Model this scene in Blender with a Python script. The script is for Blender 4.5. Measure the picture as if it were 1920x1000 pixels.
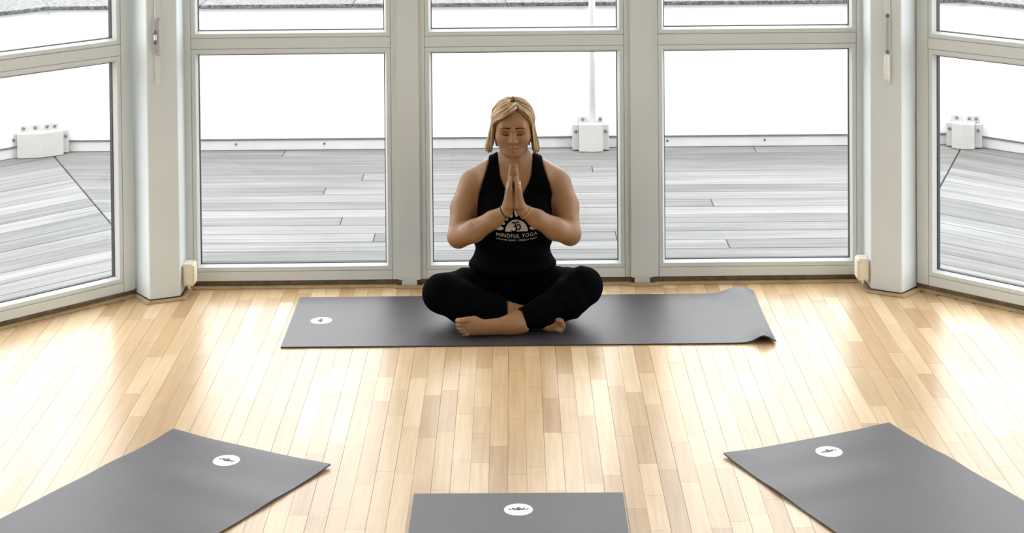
import bpy, bmesh, math, random
import numpy as np
from mathutils import Vector, Matrix

random.seed(7)
rng = np.random.default_rng(7)
scene = bpy.context.scene
for o in list(bpy.data.objects):
    bpy.data.objects.remove(o)
COL = scene.collection

# ------------------------------------------------------------------ camera
F_PX, CAM_H, PITCH, ROLL, CY = 3383.52, 2.154, 0.0264933, -0.0082382, -361.15
cam_d = bpy.data.cameras.new('camera')
cam_d.sensor_width = 36.0
cam_d.lens = 36.0 * F_PX / 1920.0
cam_d.shift_y = -(500.0 - CY) / 1920.0
cam_d.clip_end = 300
cam = bpy.data.objects.new('camera', cam_d)
COL.objects.link(cam)
up0 = Vector((0, math.sin(PITCH), math.cos(PITCH)))
fwd = Vector((0, math.cos(PITCH), -math.sin(PITCH)))
xr = Vector((1, 0, 0))
cr, sr = math.cos(ROLL), math.sin(ROLL)
right = xr * cr + up0 * sr
upv = up0 * cr - xr * sr
cam.matrix_world = Matrix(((right.x, upv.x, -fwd.x, 0), (right.y, upv.y, -fwd.y, 0),
                           (right.z, upv.z, -fwd.z, CAM_H), (0, 0, 0, 1)))
scene.camera = cam

# ------------------------------------------------------------------ light: bright overcast sky
world = bpy.data.worlds.new('overcast_sky')
scene.world = world
world.use_nodes = True
wn = world.node_tree
wn.nodes['Background'].inputs[0].default_value = (0.97, 0.985, 1.0, 1)
wn.nodes['Background'].inputs[1].default_value = 5.2

scene.view_settings.view_transform = 'Standard'
scene.view_settings.look = 'None'
scene.view_settings.exposure = 0.0
scene.view_settings.gamma = 1.0
scene.view_settings.use_curve_mapping = False
scene.cycles.max_bounces = 10
scene.cycles.diffuse_bounces = 6
scene.cycles.transparent_max_bounces = 16
scene.cycles.caustics_reflective = False
scene.cycles.caustics_refractive = False


# ------------------------------------------------------------------ materials
def srgb(r, g, b):
    f = lambda c: (c / 255 / 12.92) if c / 255 <= 0.04045 else ((c / 255 + 0.055) / 1.055) ** 2.4
    return (f(r), f(g), f(b), 1)


class NT:
    def __init__(self, name):
        self.m = bpy.data.materials.new(name)
        self.m.use_nodes = True
        self.t = self.m.node_tree
        self.b = self.t.nodes['Principled BSDF']

    def n(self, typ, **kw):
        nd = self.t.nodes.new(typ)
        for k, v in kw.items():
            setattr(nd, k, v)
        return nd

    def l(self, a, b):
        self.t.links.new(a, b)

    def val(self, **kw):
        for k, v in kw.items():
            self.b.inputs[k.replace('_', ' ')].default_value = v
        return self

    def pos(self, scale=(1, 1, 1), obj=False, rot=(0, 0, 0)):
        mp = self.n('ShaderNodeMapping')
        mp.inputs['Scale'].default_value = scale
        mp.inputs['Rotation'].default_value = rot
        if obj:
            tc = self.n('ShaderNodeTexCoord')
            self.l(tc.outputs['Object'], mp.inputs[0])
        else:
            g = self.n('ShaderNodeNewGeometry')
            self.l(g.outputs['Position'], mp.inputs[0])
        return mp

    def noise(self, vec, scale, detail=4, rough=0.55):
        nz = self.n('ShaderNodeTexNoise')
        nz.inputs['Scale'].default_value = scale
        nz.inputs['Detail'].default_value = detail
        nz.inputs['Roughness'].default_value = rough
        self.l(vec.outputs[0], nz.inputs['Vector'])
        return nz.outputs['Fac']

    def ramp(self, fac, stops):
        r = self.n('ShaderNodeValToRGB')
        e = r.color_ramp.elements
        while len(e) < len(stops):
            e.new(0.5)
        for el, (p, c) in zip(e, stops):
            el.position = p
            el.color = c
        self.l(fac, r.inputs[0])
        return r.outputs[0]

    def mix(self, a, b, fac=0.5, mode='MIX'):
        mx = self.n('ShaderNodeMix', data_type='RGBA', blend_type=mode)
        for s, v in ((6, a), (7, b), (0, fac)):
            if hasattr(v, 'links'):
                self.l(v, mx.inputs[s])
            else:
                mx.inputs[s].default_value = v
        return mx.outputs[2]

    def bump(self, h, strength=0.2, dist=0.002):
        bp = self.n('ShaderNodeBump')
        bp.inputs['Strength'].default_value = strength
        bp.inputs['Distance'].default_value = dist
        self.l(h, bp.inputs['Height'])
        self.l(bp.outputs[0], self.b.inputs['Normal'])


def simple(name, col, rough=0.5, spec=0.5, metal=0.0, noise=None, bump=None):
    t = NT(name)
    t.val(Base_Color=col, Roughness=rough, Metallic=metal)
    t.b.inputs['Specular IOR Level'].default_value = spec
    if noise:
        sc, amt = noise
        f = t.noise(t.pos(), sc)
        dark = tuple(c * (1 - amt) for c in col[:3]) + (1,)
        lite = tuple(min(1, c * (1 + amt)) for c in col[:3]) + (1,)
        t.l(t.ramp(f, [(0.3, dark), (0.7, lite)]), t.b.inputs['Base Color'])
    if bump:
        sc, st = bump
        t.bump(t.noise(t.pos(), sc, 6), st, 0.001)
    return t.m


M = {}
M['paint'] = simple('white_frame_paint', (0.645, 0.692, 0.70, 1), 0.35, 0.45, noise=(2.2, 0.03))
M['paint_post'] = simple('white_post_paint', (0.66, 0.715, 0.735, 1), 0.42, 0.4, noise=(3.0, 0.035))
M['plaster'] = simple('white_wall_plaster', (0.82, 0.81, 0.78, 1), 0.8, 0.3, noise=(1.5, 0.03))
M['ceiling'] = simple('white_ceiling', (0.85, 0.85, 0.83, 1), 0.85, 0.2, noise=(1.0, 0.02))
M['gasket'] = simple('black_rubber_gasket', (0.035, 0.036, 0.04, 1), 0.6, noise=(30, 0.2))
M['threshold'] = simple('dark_brown_threshold', (0.17, 0.125, 0.075, 1), 0.6, noise=(20, 0.3))
M['baseboard'] = simple('oak_floor_strip', (0.36, 0.25, 0.13, 1), 0.45, noise=(14, 0.2))
M['cream'] = simple('cream_plastic', (0.78, 0.72, 0.60, 1), 0.4, noise=(8, 0.03))
M['terrace_wall'] = simple('white_rendered_wall', (0.88, 0.88, 0.87, 1), 0.9, 0.2, noise=(4, 0.02))
M['flashing'] = simple('pale_metal_flashing', (0.55, 0.55, 0.54, 1), 0.55, 0.4, noise=(5, 0.06))
M['flash_cap'] = simple('dark_seal_strip', (0.10, 0.10, 0.10, 1), 0.7, noise=(20, 0.2))
M['bracket'] = simple('white_coated_steel', (0.46, 0.46, 0.445, 1), 0.5, 0.4, noise=(9, 0.05))
M['bolt'] = simple('grey_steel_bolt', (0.16, 0.16, 0.16, 1), 0.4, 0.5, 0.6, noise=(60, 0.2))
M['pole'] = simple('white_pole_paint', (0.85, 0.85, 0.84, 1), 0.5, noise=(5, 0.02))
M['subdeck'] = simple('dark_deck_base', (0.03, 0.03, 0.03, 1), 0.9, noise=(9, 0.2))
M['ground'] = simple('pale_concrete_ground', (0.45, 0.45, 0.44, 1), 0.9, noise=(0.8, 0.1))
M['latch'] = simple('pinkish_grey_metal', (0.42, 0.41, 0.42, 1), 0.4, 0.5, noise=(25, 0.08))
M['black'] = simple('black_plastic', (0.012, 0.012, 0.012, 1), 0.5, noise=(30, 0.2))
M['white'] = simple('white_plastic', (0.85, 0.85, 0.84, 1), 0.4, noise=(20, 0.02))
M['logo_ink'] = simple('dark_green_grey_ink', (0.045, 0.055, 0.055, 1), 0.6, noise=(300, 0.2))
M['logo_grey'] = simple('pale_grey_ink', (0.45, 0.46, 0.48, 1), 0.6, noise=(300, 0.1))
M['print'] = simple('greyish_white_print', (0.50, 0.49, 0.48, 1), 0.7, noise=(200, 0.15))
M['brow'] = simple('brown_brow_hair', (0.020, 0.009, 0.005, 1), 0.8, 0.1, noise=(200, 0.3))
M['silver'] = simple('polished_silver', (0.9, 0.9, 0.9, 1), 0.15, 0.5, 1.0, noise=(60, 0.03))
M['gold'] = simple('thin_gold_cord', (0.55, 0.36, 0.10, 1), 0.4, 0.5, 0.3, noise=(90, 0.1))

# granite coping
t = NT('speckled_granite')
f1 = t.noise(t.pos(), 70, 3, 0.7)
f2 = t.noise(t.pos(), 34, 2, 0.6)
c = t.mix(t.ramp(f1, [(0.42, (0.012, 0.012, 0.012, 1)), (0.60, (0.17, 0.17, 0.17, 1))]),
          t.ramp(f2, [(0.40, (0.035, 0.035, 0.035, 1)), (0.60, (0.17, 0.17, 0.17, 1))]), 0.4)
t.l(c, t.b.inputs['Base Color'])
t.val(Roughness=0.7)
t.bump(f1, 0.3)
M['granite'] = t.m

# thin window glass
t = NT('window_glass')
t.t.nodes.remove(t.b)
tr = t.n('ShaderNodeBsdfTransparent')
tr.inputs[0].default_value = (0.965, 0.975, 0.97, 1)
gl = t.n('ShaderNodeBsdfGlossy')
gl.inputs['Roughness'].default_value = 0.0
fr = t.n('ShaderNodeFresnel')
fr.inputs[0].default_value = 1.45
ms = t.n('ShaderNodeMixShader')
t.l(fr.outputs[0], ms.inputs[0]); t.l(tr.outputs[0], ms.inputs[1]); t.l(gl.outputs[0], ms.inputs[2])
t.l(ms.outputs[0], t.t.nodes['Material Output'].inputs[0])
M['glass'] = t.m


def wood_floor(name, per_object):
    t = NT(name)
    if per_object:
        oi = t.n('ShaderNodeObjectInfo')
        rnd = oi.outputs['Random']
    else:
        at = t.n('ShaderNodeAttribute', attribute_name='tint')
        rnd = at.outputs['Fac']
    base = t.ramp(rnd, [(0.0, (0.43, 0.285, 0.145, 1)), (0.2, (0.51, 0.355, 0.195, 1)), (0.5, (0.56, 0.40, 0.225, 1)),
                        (0.8, (0.61, 0.45, 0.265, 1)), (1.0, (0.68, 0.53, 0.335, 1))])
    g1 = t.noise(t.pos((70, 3.2, 1)), 1.0, 5, 0.6)
    g2 = t.noise(t.pos((9, 1.6, 1)), 1.0, 3, 0.5)
    c = t.mix(base, t.ramp(g1, [(0.3, (0.80, 0.76, 0.70, 1)), (0.65, (1.06, 1.05, 1.04, 1))]), 0.75, 'MULTIPLY')
    c = t.mix(c, t.ramp(g2, [(0.3, (0.88, 0.86, 0.82, 1)), (0.7, (1.05, 1.05, 1.05, 1))]), 0.7, 'MULTIPLY')
    t.l(c, t.b.inputs['Base Color'])
    t.val(Roughness=0.29)
    t.b.inputs['Specular IOR Level'].default_value = 0.55
    t.bump(g1, 0.015, 0.001)
    return t.m


M['strip'] = wood_floor('light_oak_strip', True)
M['strip_mass'] = wood_floor('light_oak_strip_mass', False)
M['floor_base'] = simple('oak_floor_base', (0.20, 0.13, 0.07, 1), 0.6, noise=(6, 0.2))

# weathered deck boards (object space: x runs along the board)
t = NT('weathered_grey_board')
oi = t.n('ShaderNodeObjectInfo')
tc = t.n('ShaderNodeTexCoord')
ad = t.n('ShaderNodeVectorMath', operation='ADD')
sc_ = t.n('ShaderNodeVectorMath', operation='SCALE')
cmb = t.n('ShaderNodeCombineXYZ')
for i in range(3):
    t.l(oi.outputs['Random'], cmb.inputs[i])
t.l(cmb.outputs[0], sc_.inputs[0]); sc_.inputs['Scale'].default_value = 37.0
t.l(tc.outputs['Object'], ad.inputs[0]); t.l(sc_.outputs[0], ad.inputs[1])


def omap(s):
    mp = t.n('ShaderNodeMapping'); mp.inputs['Scale'].default_value = s
    t.l(ad.outputs[0], mp.inputs[0]); return mp


a1 = t.noise(omap((1.3, 38, 1)), 1.0, 5, 0.65)
a2 = t.noise(omap((0.8, 7, 1)), 1.0, 3, 0.5)
base = t.ramp(oi.outputs['Random'], [(0, (0.140, 0.140, 0.138, 1)), (0.5, (0.170, 0.170, 0.166, 1)), (1, (0.205, 0.205, 0.20, 1))])
c = t.mix(base, t.ramp(a1, [(0.28, (0.62, 0.62, 0.63, 1)), (0.5, (1, 1, 1, 1)), (0.72, (1.35, 1.35, 1.33, 1))]), 0.85, 'MULTIPLY')
c = t.mix(c, t.ramp(a2, [(0.3, (0.78, 0.78, 0.78, 1)), (0.7, (1.2, 1.2, 1.2, 1))]), 0.8, 'MULTIPLY')
t.l(c, t.b.inputs['Base Color'])
t.val(Roughness=0.75)
t.b.inputs['Specular IOR Level'].default_value = 0.3
t.bump(a1, 0.25, 0.002)
M['deck'] = t.m

# yoga mat rubber
t = NT('charcoal_mat_rubber')
f1 = t.noise(t.pos(), 420, 2, 0.6)
f2 = t.noise(t.pos(), 5.5, 4, 0.6)
c = t.mix(t.ramp(f2, [(0.3, (0.028, 0.0245, 0.031, 1)), (0.7, (0.037, 0.033, 0.042, 1))]),
          t.ramp(f1, [(0.3, (0.85, 0.85, 0.85, 1)), (0.7, (1.1, 1.1, 1.1, 1))]), 0.8, 'MULTIPLY')
t.l(c, t.b.inputs['Base Color'])
t.val(Roughness=0.47)
t.b.inputs['Specular IOR Level'].default_value = 0.66
t.bump(f1, 0.12, 0.0006)
M['mat'] = t.m

# skin (vertex colour carries lips, blush and painted shade on lids and mouth crease)
t = NT('skin')
at = t.n('ShaderNodeAttribute', attribute_name='skin')
f1 = t.noise(t.pos(), 14, 4)
c = t.mix(at.outputs['Color'], t.ramp(f1, [(0.3, (0.90, 0.88, 0.86, 1)), (0.7, (1.06, 1.05, 1.04, 1))]), 0.8, 'MULTIPLY')
t.l(c, t.b.inputs['Base Color'])
t.val(Roughness=0.45, Subsurface_Weight=0.08, Subsurface_Scale=0.01)
t.b.inputs['Subsurface Radius'].default_value = (1, 0.35, 0.2)
t.b.inputs['Specular IOR Level'].default_value = 0.4
M['skin'] = t.m

# hair (vertex colour per lock)
t = NT('blonde_hair')
at = t.n('ShaderNodeAttribute', attribute_name='lock')
f1 = t.noise(t.pos((120, 120, 14)), 1.0, 3)
c = t.mix(at.outputs['Color'], t.ramp(f1, [(0.3, (0.72, 0.68, 0.62, 1)), (0.7, (1.15, 1.12, 1.08, 1))]), 0.8, 'MULTIPLY')
t.l(c, t.b.inputs['Base Color'])
t.val(Roughness=0.42)
M['hair'] = t.m
M['cloth'] = simple('black_jersey', (0.0014, 0.0014, 0.0016, 1), 0.9, 0.03, noise=(120, 0.2), bump=(260, 0.15))


# ------------------------------------------------------------------ helpers
def link(o, parent=None):
    COL.objects.link(o)
    if parent is not None:
        o.parent = parent
    return o


def tag(o, label=None, cat=None, group=None, kind=None):
    if label: o['label'] = label
    if cat: o['category'] = cat
    if group: o['group'] = group
    if kind: o['kind'] = kind
    return o


def empty(name, loc=(0, 0, 0), rz=0.0):
    o = bpy.data.objects.new(name, None)
    o.empty_display_size = 0.1
    o.location = loc
    o.rotation_euler = (0, 0, rz)
    return link(o)


def mesh(name, verts, faces, mat, parent=None, smooth=False):
    me = bpy.data.meshes.new(name)
    me.from_pydata([tuple(v) for v in verts], [], faces)
    me.materials.append(M[mat])
    if smooth:
        for p in me.polygons: p.use_smooth = True
    me.update()
    return link(bpy.data.objects.new(name, me), parent)


def data_obj(name, me, parent=None, loc=(0, 0, 0), rz=0.0):
    o = bpy.data.objects.new(name, me)
    o.location = loc
    o.rotation_euler = (0, 0, rz)
    return link(o, parent)


BOXF = [(0, 3, 2, 1), (4, 5, 6, 7), (0, 1, 5, 4), (1, 2, 6, 5), (2, 3, 7, 6), (3, 0, 4, 7)]


def box_bm(bm, x0, x1, y0, y1, z0, z1):
    vs = [bm.verts.new(p) for p in ((x0, y0, z0), (x1, y0, z0), (x1, y1, z0), (x0, y1, z0),
                                    (x0, y0, z1), (x1, y0, z1), (x1, y1, z1), (x0, y1, z1))]
    for f in BOXF:
        bm.faces.new([vs[i] for i in f])


def bm_me(name, bm, mat, bevel=0.0, seg=1):
    if bevel:
        bmesh.ops.bevel(bm, geom=list(bm.edges), offset=bevel, segments=seg, affect='EDGES', clamp_overlap=True)
    bmesh.ops.recalc_face_normals(bm, faces=list(bm.faces))
    me = bpy.data.meshes.new(name)
    bm.to_mesh(me)
    bm.free()
    me.materials.append(M[mat])
    return me


def box_me(name, dims, mat, bevel=0.0, seg=1):
    bm = bmesh.new()
    box_bm(bm, *dims)
    return bm_me(name, bm, mat, bevel, seg)


def prism_me(name, poly, z0, z1, mat, bevel=0.0):
    n = len(poly)
    bm = bmesh.new()
    lo = [bm.verts.new((p[0], p[1], z0)) for p in poly]
    hi = [bm.verts.new((p[0], p[1], z1)) for p in poly]
    bm.faces.new(lo[::-1]); bm.faces.new(hi)
    for i in range(n):
        j = (i + 1) % n
        bm.faces.new((lo[i], lo[j], hi[j], hi[i]))
    return bm_me(name, bm, mat, bevel)


def ring_me(name, u0, u1, z0, z1, profile, mat):
    """mitred rectangular frame; profile = closed list of (inset, depth)"""
    vs, fs = [], []
    n = len(profile)
    for cu, cz, su, sz in ((u0, z0, 1, 1), (u1, z0, -1, 1), (u1, z1, -1, -1), (u0, z1, 1, -1)):
        for ins, d in profile:
            vs.append((cu + su * ins, d, cz + sz * ins))
    for k in range(4):
        a, b = k * n, ((k + 1) % 4) * n
        for i in range(n):
            j = (i + 1) % n
            fs.append((a + i, a + j, b + j, b + i))
    bm = bmesh.new()
    bv = [bm.verts.new(v) for v in vs]
    for f in fs:
        bm.faces.new([bv[i] for i in f])
    return bm_me(name, bm, mat)


def lathe_me(name, pts, mat, seg=16):
    """pts = (r, z) profile around z"""
    vs, fs = [], []
    for r, z in pts:
        for k in range(seg):
            a = 2 * math.pi * k / seg
            vs.append((r * math.cos(a), r * math.sin(a), z))
    for i in range(len(pts) - 1):
        for k in range(seg):
            j = (k + 1) % seg
            fs.append((i * seg + k, i * seg + j, (i + 1) * seg + j, (i + 1) * seg + k))
    fs.append(tuple(range(seg))[::-1])
    fs.append(tuple((len(pts) - 1) * seg + k for k in range(seg)))
    me = bpy.data.meshes.new(name)
    me.from_pydata(vs, [], fs)
    me.materials.append(M[mat])
    return me


def tube_geo(path, radii, seg=8):
    vs, fs = [], []
    P = [Vector(p) for p in path]
    n = len(P)
    prev = None
    for i in range(n):
        d = (P[min(i + 1, n - 1)] - P[max(i - 1, 0)]).normalized()
        if prev is None:
            a = d.cross(Vector((0, 0, 1)))
            if a.length < 1e-3: a = d.cross(Vector((1, 0, 0)))
            a.normalize()
        else:
            a = (prev - d * prev.dot(d)).normalized()
        prev = a
        b = d.cross(a)
        for k in range(seg):
            th = 2 * math.pi * k / seg
            vs.append(P[i] + (a * math.cos(th) + b * math.sin(th)) * radii[i])
    for i in range(n - 1):
        for k in range(seg):
            j = (k + 1) % seg
            fs.append((i * seg + k, i * seg + j, (i + 1) * seg + j, (i + 1) * seg + k))
    fs.append(tuple(range(seg))[::-1])
    fs.append(tuple((n - 1) * seg + k for k in range(seg)))
    return vs, fs


def sweep_me(name, pts, prof, z0, mat):
    """sweep a (side, z) profile along a plan polyline with mitred corners; side>0 = to the right of travel"""
    n = len(pts); m = len(prof)
    vs, fs = [], []
    P = [Vector((p[0], p[1])) for p in pts]
    for i in range(n):
        d0 = (P[i] - P[i - 1]).normalized() if i else (P[1] - P[0]).normalized()
        d1 = (P[i + 1] - P[i]).normalized() if i < n - 1 else d0
        n0, n1 = Vector((d0.y, -d0.x)), Vector((d1.y, -d1.x))
        mt = (n0 + n1).normalized()
        k = 1 / max(0.4, mt.dot(n0))
        for s, z in prof:
            q = P[i] + mt * (s * k)
            vs.append((q.x, q.y, z0 + z))
    for i in range(n - 1):
        for k in range(m):
            j = (k + 1) % m
            fs.append((i * m + k, i * m + j, (i + 1) * m + j, (i + 1) * m + k))
    fs.append(tuple(range(m))); fs.append(tuple((n - 1) * m + k for k in range(m))[::-1])
    bm = bmesh.new()
    bv = [bm.verts.new(v) for v in vs]
    for f in fs: bm.faces.new([bv[i] for i in f])
    return bm_me(name, bm, mat)


# ------------------------------------------------------------------ room plan
BW = 0.953                                   # window module
def wall_y(x): return 7.344 + 0.0085 * x     # inner frame face of the back glazing
DL = Vector((0.723, 0.691)).normalized()     # left bay, towards the corner
DR = Vector((0.729, -0.684)).normalized()    # right bay, away from the corner
CL, CR = Vector((-1.523, 7.241)), Vector((1.606, 7.244))
L1 = CL - DL * (3 * BW + 0.06)
R1 = CR + DR * (3 * BW + 0.06)
L2 = Vector((L1.x, L1.y - 3 * BW - 0.06)); R2 = Vector((R1.x, R1.y - 3 * BW - 0.06))
L3 = L2 + Vector((1, -1)).normalized() * (3 * BW); R3 = R2 + Vector((-1, -1)).normalized() * (3 * BW)
Z_TOP, Z_CEIL = 2.45, 2.85

# ------------------------------------------------------------------ floor
oct_poly = [(CL.x, CL.y + 0.12), (L1.x, L1.y), (L2.x, L2.y), (L3.x, L3.y), (L3.x, -1.4), (R3.x, -1.4), (R3.x, R3.y),
            (R2.x, R2.y), (R1.x, R1.y), (CR.x, CR.y + 0.12)]
floor = link(bpy.data.objects.new('floor', prism_me('floor', oct_poly[::-1], -0.06, -0.0045, 'floor_base')))
tag(floor, 'light oak strip parquet floor of the bright studio', 'floor', kind='structure')


def floor_far(x):
    if x < CL.x: return CL.y - (CL.x - x) * DL.y / DL.x + 0.0
    if x > CR.x: return CR.y + (x - CR.x) * DR.y / DR.x + 0.0
    return wall_y(x) + 0.03


def strip_me(cx, cy):
    bm = bmesh.new()
    lo = [bm.verts.new(p) for p in ((-.5, -.5, -.004), (.5, -.5, -.004), (.5, .5, -.004), (-.5, .5, -.004))]
    md = [bm.verts.new(p) for p in ((-.5, -.5, -.0008), (.5, -.5, -.0008), (.5, .5, -.0008), (-.5, .5, -.0008))]
    hi = [bm.verts.new(p) for p in ((-.5 + cx, -.5 + cy, 0), (.5 - cx, -.5 + cy, 0), (.5 - cx, .5 - cy, 0), (-.5 + cx, .5 - cy, 0))]
    for a, b in ((lo, md), (md, hi)):
        for i in range(4):
            j = (i + 1) % 4
            bm.faces.new((a[i], a[j], b[j], b[i]))
    bm.faces.new(hi)
    return bm_me('plank', bm, 'strip')


SW = 0.0570
strips = []
x = -3.62
col = 0
while x < 3.62:
    far = floor_far(x + SW / 2)
    y = 3.0 - random.random() * 0.4
    third = col % 3
    while y < far - 0.02:
        ln = random.choice((0.24, 0.31, 0.38, 0.46, 0.55))
        y1 = min(y + ln, far)
        if far - y1 < 0.05: y1 = far
        gap = 0.0010 if third == 2 else 0.0002
        strips.append((x + SW / 2, (y + y1) / 2, SW - gap, (y1 - y) - 0.0003))
        y = y1
    x += SW
    col += 1


def seen(s):
    cx, cy, w, l = s
    return abs(cx) < 0.292 * (cy + l / 2) + 0.03 and cy + l / 2 > 4.95
def mat_cover(s):   # crude: strips fully under the mats are not in view
    cx, cy, w, l = s
    return (-0.80 < cx < 0.88 and 6.6 < cy - l / 2 and cy + l / 2 < 7.15) or (abs(cx) < 0.27 and cy + l / 2 < 5.2)
vis = sorted([s for s in strips if seen(s) and not mat_cover(s)], key=lambda s: s[1] - s[3] * 0.8)
top300 = vis[:300]
ids = set(map(id, top300))
smesh = strip_me(0.004, 0.0006)
for s in top300:
    o = bpy.data.objects.new('plank', smesh)
    o.location = (s[0], s[1], 0); o.scale = (s[2], s[3], 1)
    link(o, floor)
vs, fs, tint = [], [], []
for s in strips:
    if id(s) in ids: continue
    r = random.random()
    cx, cy, w, l = s
    b = len(vs)
    c_ = 0.00025
    for dz, k in ((-.004, 0), (-.0008, 0), (0, c_)):
        vs += [(cx - w / 2 + k, cy - l / 2 + k, dz), (cx + w / 2 - k, cy - l / 2 + k, dz), (cx + w / 2 - k, cy + l / 2 - k, dz), (cx - w / 2 + k, cy + l / 2 - k, dz)]
    for a in (0, 4):
        for i in range(4):
            j = (i + 1) % 4
            fs.append((b + a + i, b + a + j, b + a + 4 + j, b + a + 4 + i))
    fs.append((b + 8, b + 9, b + 10, b + 11))
    tint += [r] * 9
o = mesh('plank_field', vs, fs, 'strip_mass', floor)
at = o.data.attributes.new('tint', 'FLOAT', 'FACE')
at.data.foreach_set('value', tint)
tag(o, kind='stuff')
# rear part of the room behind the strips
mesh('floor_rear', [(L2.x, 3.0, 0), (L2.x, L2.y, 0), (L3.x, L3.y, 0), (L3.x, -1.4, 0), (R3.x, -1.4, 0), (R3.x, R3.y, 0), (R2.x, R2.y, 0), (R2.x, 3.0, 0)],
     [tuple(range(8))], 'strip_mass', floor)

# ------------------------------------------------------------------ windows (shared meshes)
W = BW
ZB, ZG0, ZT0, ZT1 = 0.028, 0.067, 0.982, 1.028
SI = 0.070
D_F = 0.075
me_stile = box_me('stile', (0.018, SI - 0.0012, 0, D_F, ZB, Z_TOP), 'paint', 0.0015)
me_stile2 = box_me('stile', (W - SI + 0.0012, W - 0.018, 0, D_F, ZB, Z_TOP), 'paint', 0.0015)
me_brail = box_me('bottom_rail', (SI, W - SI, 0, D_F, ZB, ZG0 - 0.0012), 'paint', 0.0015)
me_trail = box_me('top_rail', (SI, W - SI, 0, D_F, Z_TOP - 0.05, Z_TOP), 'paint', 0.0015)
me_trans = box_me('transom', (SI, W - SI, 0, D_F, ZT0 + 0.0012, ZT1 - 0.0012), 'paint', 0.0015)
SASH = [(0.0, 0.003), (0.0015, 0.0015), (0.017, 0.0015), (0.0255, 0.022), (0.0255, 0.046), (0.0, 0.046)]
me_sash_lo = ring_me('sash', SI, W - SI, ZG0, ZT0, SASH, 'paint')
me_sash_hi = ring_me('sash', SI, W - SI, ZT1, Z_TOP - 0.05, SASH, 'paint')
GK = [(0.0255, 0.024), (0.0285, 0.024), (0.0285, 0.044), (0.0255, 0.044)]
me_gk_lo = ring_me('gasket', SI, W - SI, ZG0, ZT0, GK, 'gasket')
me_gk_hi = ring_me('gasket', SI, W - SI, ZT1, Z_TOP - 0.05, GK, 'gasket')
me_pn_lo = box_me('pane', (SI + 0.026, W - SI - 0.026, 0.033, 0.0331, ZG0 + 0.026, ZT0 - 0.026), 'glass')
me_pn_hi = box_me('pane', (SI + 0.026, W - SI - 0.026, 0.033, 0.0331, ZT1 + 0.026, Z_TOP - 0.076), 'glass')
for me in (me_pn_lo, me_pn_hi):       # a pane is a single sheet: keep only its inner face
    bm = bmesh.new(); bm.from_mesh(me)
    bm.normal_update()
    bmesh.ops.delete(bm, geom=[f for f in bm.faces if f.normal.y > -0.5], context='FACES')
    bm.to_mesh(me); bm.free()

win_no = [0]
def window(p0, d, label):
    win_no[0] += 1
    e = empty('window_%d' % win_no[0], (p0.x, p0.y, 0), math.atan2(d.y, d.x))
    tag(e, label, 'window', kind='structure')
    data_obj('stile', me_stile, e); data_obj('stile', me_stile2, e)
    data_obj('bottom_rail', me_brail, e); data_obj('top_rail', me_trail, e); data_obj('transom', me_trans, e)
    for ms_, mg, mp in ((me_sash_lo, me_gk_lo, me_pn_lo), (me_sash_hi, me_gk_hi, me_pn_hi)):
        s = data_obj('sash', ms_, e)
        data_obj('gasket', mg, s)
        data_obj('pane', mp, s)
    return e


trim_no = [0]
def trim(me, label, loc=(0, 0, 0), rz=0.0):
    trim_no[0] += 1
    o = data_obj('trim_%d' % trim_no[0], me, None, loc, rz)
    return tag(o, label, 'trim', kind='structure')


BD = Vector((1, 0.0085)).normalized()
bx0 = Vector((-1.388, wall_y(-1.388)))
names_b = ['white framed window bay left of the seated woman', 'white framed window bay right behind the seated woman',
           'white framed window bay right of the seated woman']
for i in range(3):
    window(bx0 + BD * (BW * i), BD, names_b[i])
ordn = ['nearest the corner post', 'second from the corner post', 'third from the corner post']
for i in range(3):
    window(CL - DL * (BW * (i + 1)), DL, 'slanting left hand window bay, ' + ordn[i])
    window(CR + DR * (BW * i), DR, 'slanting right hand window bay, ' + ordn[i])
for i in range(3):
    window(Vector((L1.x, L1.y - 0.03 - BW * (i + 1))), Vector((0, 1)), 'left side window bay, ' + ordn[i])
    window(Vector((R1.x, R1.y - 0.03 - BW * i)), Vector((0, -1)), 'right side window bay, ' + ordn[i])

# mullion covers between bays
bm = bmesh.new()
box_bm(bm, -0.047, 0.047, -0.012, 0.075, ZB, Z_TOP)
me_mull = bm_me('mullion', bm, 'paint', 0.003, 2)
bm = bmesh.new()
box_bm(bm, -0.031, 0.031, -0.008, 0.06, 0.0, ZB + 0.01)
me_mfoot = bm_me('mullion_foot', bm, 'paint_post', 0.002)
def mullion(p, d, label):
    o = trim(me_mull, label, (p.x, p.y, 0), math.atan2(d.y, d.x))
    data_obj('foot', me_mfoot, o)
for i, lb in ((1, 'flat white mullion left of the seated woman'), (2, 'flat white mullion right of the seated woman')):
    mullion(bx0 + BD * (BW * i), BD, lb)
for i in (1, 2):
    mullion(CL - DL * (BW * i), DL, 'flat white mullion in the left slanting bay, %s' % ordn[i - 1])
    mullion(CR + DR * (BW * i), DR, 'flat white mullion in the right slanting bay, %s' % ordn[i - 1])
    mullion(Vector((L1.x, L1.y - 0.03 - BW * i)), Vector((0, 1)), 'flat white mullion in the left side wall, %s' % ordn[i - 1])
    mullion(Vector((R1.x, R1.y - 0.03 - BW * i)), Vector((0, -1)), 'flat white mullion in the right side wall, %s' % ordn[i - 1])

# corner posts
pl = [(-1.538, 7.250), (-1.459, 7.135), (-1.347, 7.186), (-1.3475, 7.415), (-1.47, 7.43), (-1.60, 7.34)]
trim(prism_me('corner_post', pl, 0.012, Z_CEIL, 'paint_post', 0.003), 'angular white corner post at the left end of the back windows')
pr_ = [(1.629, 7.256), (1.70, 7.34), (1.57, 7.43), (1.4255, 7.42), (1.429, 7.210), (1.492, 7.176), (1.539, 7.144)]
trim(prism_me('corner_post', pr_, 0.012, Z_CEIL, 'paint_post', 0.003), 'angular white corner post at the right end of the back windows')
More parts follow.
